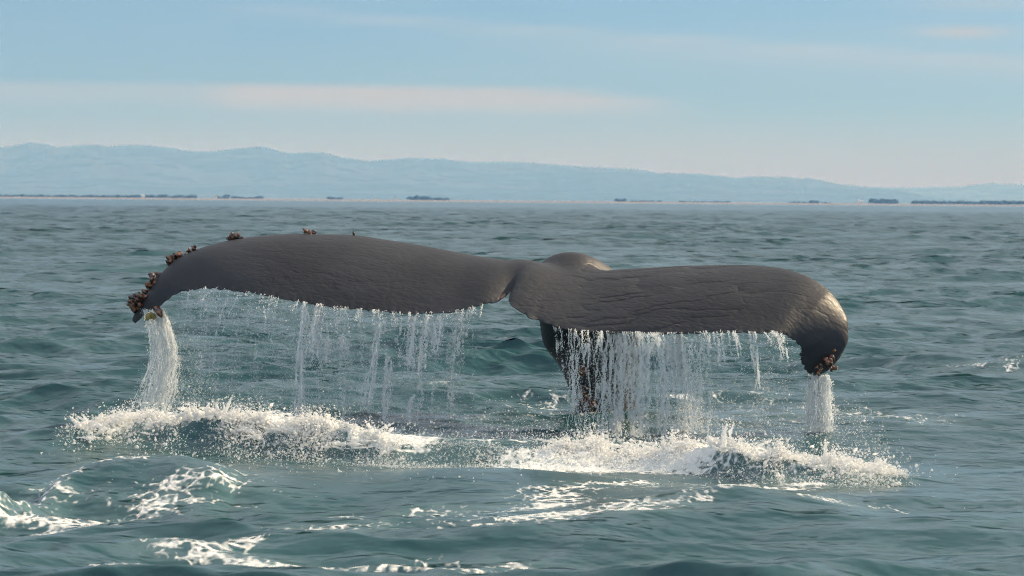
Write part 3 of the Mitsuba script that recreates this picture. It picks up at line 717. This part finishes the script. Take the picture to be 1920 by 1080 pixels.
# bright rivulets off the left fluke
RIV = [(567, 690, -6, 0, 'first'), (588, 645, -4, 0, 'second'), (597, 660, -14, .0, 'third'), (566, 790, -10, .40, 'fourth'), (722, 770, -30, .12, 'fifth'), (745, 785, -16, .45, 'sixth'), (780, 700, -8, .1, 'seventh'), (806, 700, -14, .05, 'eighth'), (825, 660, -6, .1, 'ninth'), (800, 790, -26, .75, 'tenth'), (620, 665, -2, .7, 'eleventh'), (648, 660, -2, .7, 'twelfth')]
WHERE = ['leftmost bright rivulet under the left fluke', 'short bright rivulet second from left under the left fluke', 'bright rivulet leaning left, third from left under the left fluke', 'lower bright rivulet falling apart above the left splash', 'long leaning rivulet under the middle of the left fluke', 'low rivulet right of the long leaning one', 'thin faint rivulet left of the thick bright pair', 'thick bright rivulet under the right part of the left fluke', 'bright broken rivulet rightmost under the left fluke', 'low thin rivulet near the water right of the left splash', 'small knot of drops between the rivulets at left', 'small knot of drops right of the other knot']
for i, ((cx, ye, ln, st, _), lab) in enumerate(zip(RIV, WHERE)):
    k = 5 if st < .7 else 2
    xs = cx + g.normal(0, 2.2 if k > 2 else .6, k)
    fall('water_rivulet', lab, 'falling water', xs, ye + g.normal(0, 10, k), np.full(k, ln) + g.normal(0, 3, k), g.uniform(.0020, .0042, k), .012, 100 + i, gap=.36, beads=1.6, ndrop=520, rdrop=.0027, spread=.015, start=st)

x = g.uniform(350, 900, 34)
fall('water_veil', 'thin torn veil of fine threads of water along the edge of the left fluke', 'falling water', x, edge_y(x) + g.uniform(12, 110, 34), g.normal(-8, 6, 34), g.uniform(.0007, .0019, 34), .014, 55, gap=.42, ndrop=1500, rdrop=.0020, spread=.012, extra=[torn_veil(451, 340, 905, 150000)])
# mist of fine drops under the flukes
def curtain_mist(seed, x0, x1, n, yend, fine=.0017):
    g = np.random.default_rng(seed)
    px = g.uniform(x0, x1, n)
    col = meshkit.fbm(np.stack([px * .045, 0 * px, 0 * px], -1), 3, seed)
    keep = g.uniform(size=n) < .25 + 1.5 * np.clip(col - .38, 0, 1)
    px = px[keep]; n = len(px)
    lut_x = np.arange(240, 1560, 6); lut = edge_at(lut_x)
    p = np.stack([np.interp(px, lut_x, lut[:, k]) for k in range(3)], 1)
    p[:, 0] += g.normal(0, .02, n); p[:, 1] += g.normal(0, .10, n)
    f = g.uniform(0, 1, n) ** .8
    zb = CAM_H - (yend - 380) * p[:, 1] / FPX
    p[:, 2] = p[:, 2] - .006 - f * (p[:, 2] - zb); p[:, 0] -= .05 * f
    return drops(p, fine * np.exp(g.normal(0, .38, n)), 1.2, seed)
obj('spray', join(curtain_mist(201, 330, 880, 34000, 800), curtain_mist(202, 1290, 1500, 9000, 800), curtain_mist(203, 1040, 1330, 9000, 820)), 'drop_water', smooth=True,
    label='fine spray of drops hanging under both flukes', kind='stuff')

# splashes
def splash(key, label, x0, x1, n, nb, seed, hmax, jets):
    """white water along the ring wave between photo columns x0..x1"""
    g = np.random.default_rng(seed)
    P = np.array(RING); P = P[np.argsort(P[:, 0])]
    xa, xb = ground(x0, 830)[0], ground(x1, 830)[0]
    def place(n, front, back):
        x = g.uniform(xa, xb, n)
        y = np.interp(x, P[:, 0], P[:, 1]) + g.normal(0, 1, n) * np.where(g.uniform(size=n) < .5, front, back) - .03
        return x, y
    x, y = place(n, .10, .22)
    e = sstep(0, .22, (x - xa) / (xb - xa)) * (1 - sstep(.85, 1, (x - xa) / (xb - xa)))
    d = meshkit.fbm(np.stack([x * 4.5, y * 3, 0 * x], -1), 4, seed)
    d2 = np.clip((d - .33) / .3, 0, 1) ** 1.3 * (.25 + .75 * e)
    h = g.exponential(1, n) * hmax * (.15 + 1.0 * d2)
    h = np.minimum(h, hmax * 3.2)
    keep = g.uniform(size=n) < (.15 + .85 * d2) * (.25 + .75 * e)
    x, y, h = x[keep], y[keep], h[keep]
    p = np.stack([x + .1 * h * g.normal(size=len(x)), y, sea_z(x, y) + h - .01], 1)
    small = drops(p, .0019 * np.exp(g.normal(0, .55, len(x))), 1.0, seed, TET)
    x, y = place(nb, .05, .17)
    e = sstep(0, .12, (x - xa) / (xb - xa)) * (1 - sstep(.88, 1, (x - xa) / (xb - xa)))
    d = meshkit.fbm(np.stack([x * 4.5, y * 3, 0 * x], -1), 4, seed)
    keep = g.uniform(size=nb) < np.clip((d - .40) / .20, 0, 1) * (.1 + .9 * e)
    x, y, d = x[keep], y[keep], d[keep]
    p = np.stack([x, y, sea_z(x, y) + g.uniform(-.012, .03, len(x)) + .09 * np.clip(d - .5, 0, 1) * g.uniform(0, 1, len(x))], 1)
    big = drops(p, .0024 * np.exp(g.normal(0, .60, len(x))), .9, seed + 1, lump=.35)
    mesh = [small, big]
    jets = list(jets) + [(g.uniform(x0 + 30, x1 - 60), g.uniform(.04, .10), g.normal(0, .035)) for _ in range(16)]
    for jx, jh, ln in jets:       # fingers of water thrown up
        gx = ground(jx, 830)[0]; gy = np.interp(gx, P[:, 0], P[:, 1]) - .02
        k = 5
        p0 = np.stack([gx + g.normal(0, .014, k), gy + g.normal(0, .02, k), np.full(k, sea_z(np.array([gx]), np.array([gy]))[0] - .02)], 1)
        p1 = p0 + np.stack([np.full(k, ln) + g.normal(0, .02, k), g.normal(0, .02, k), jh * g.uniform(.5, 1.0, k)], 1)
        mesh.append(tubes(strand_paths(p0, p1, .008, seed + int(jx), 24), strand_radii(k, 24, np.full(k, .008), seed + int(jx), 1.0, .25) * np.linspace(1.3, .35, 24)[None]))
        q = p1[g.integers(0, k, 60)] + g.normal(0, .018, (60, 3))
        mesh.append(drops(q, .0034 * np.exp(g.normal(0, .4, 60)), 1, seed + int(jx)))
    # torn filaments and lips of water
    k = 240
    fx = g.uniform(xa + .1, xb - .15, k); fy = np.interp(fx, P[:, 0], P[:, 1]) + g.normal(-.02, .09, k)
    p0 = np.stack([fx, fy, sea_z(fx, fy) + g.uniform(-.01, .03, k)], 1)
    p1 = p0 + np.stack([g.normal(0, .07, k), g.normal(-.01, .04, k), g.normal(.012, .022, k)], 1)
    mesh.append(tubes(strand_paths(p0, p1, .012, seed + 9, 20), strand_radii(k, 20, g.uniform(.003, .009, k), seed + 9, 1.2, .3) * np.sin(np.pi * np.linspace(.06, .97, 20))[None]))
    obj(key, join(*mesh), 'thick_foam', smooth=True, label=label, category='splash')
splash('splash', 'white splash churned up under the left fluke', 140, 790, 42000, 20000, 301, .038, [(187, .09, -.02), (225, .08, .03), (290, .07, .02), (388, .13, -.03), (402, .12, .02), (430, .14, .02), (455, .09, .03), (600, .10, .02), (640, .09, -.01)])
splash('splash', 'white splash churned up under the right fluke', 1000, 1600, 44000, 22000, 302, .036, [(1060, .09, -.02), (1110, .08, .02), (1190, .10, .03), (1235, .12, -.02), (1310, .16, .05), (1330, .11, -.02), (1395, .10, .03), (1470, .13, .02), (1545, .08, .04)])
def flung(seed, x, y, hm, r):
    g = np.random.default_rng(seed)
    k = meshkit.fbm(np.stack([x * 3, y * 3, 0 * x], -1), 3, seed) + .25 * g.uniform(size=len(x)) > .56
    x, y = x[k], y[k]
    return drops(np.stack([x, y, sea_z(x, y) + g.exponential(hm, len(x)) - .001], 1), r * np.exp(g.normal(0, .45, len(x))), 1, seed)
g = np.random.default_rng(777)
ry = lambda x: np.interp(x, *np.array(sorted(map(tuple, RING))).T)
xm = g.uniform(-.9, .45, 9000); xf = g.uniform(-1.6, 1.9, 9000)
obj('sparse_spray', join(flung(77, g.uniform(-2.1, 2.3, 16000), g.normal(16.8, 1.0, 16000), .035, .0024), flung(78, xm, ry(xm) - g.uniform(-.05, .55, 9000), .005, .0017), flung(79, xf, ry(xf) - g.uniform(-.05, .5, 9000), (.012), .0016)), 'drop_water', smooth=True,
    label='scattered drops flung low over the water round the tail', kind='stuff')

# ------------------------------------------------------------------ air
scene['haze'] = {'type': 'cube', 'to_world': T().translate([0, 12500, 199.5]).scale([16000, 15500, 202]), 'bsdf': {'type': 'null'}, 'interior': {'type': 'ref', 'id': 'haze_air'}}
labels['haze'] = {'label': 'pale blue haze over the sea and the hills', 'kind': 'stuff'}
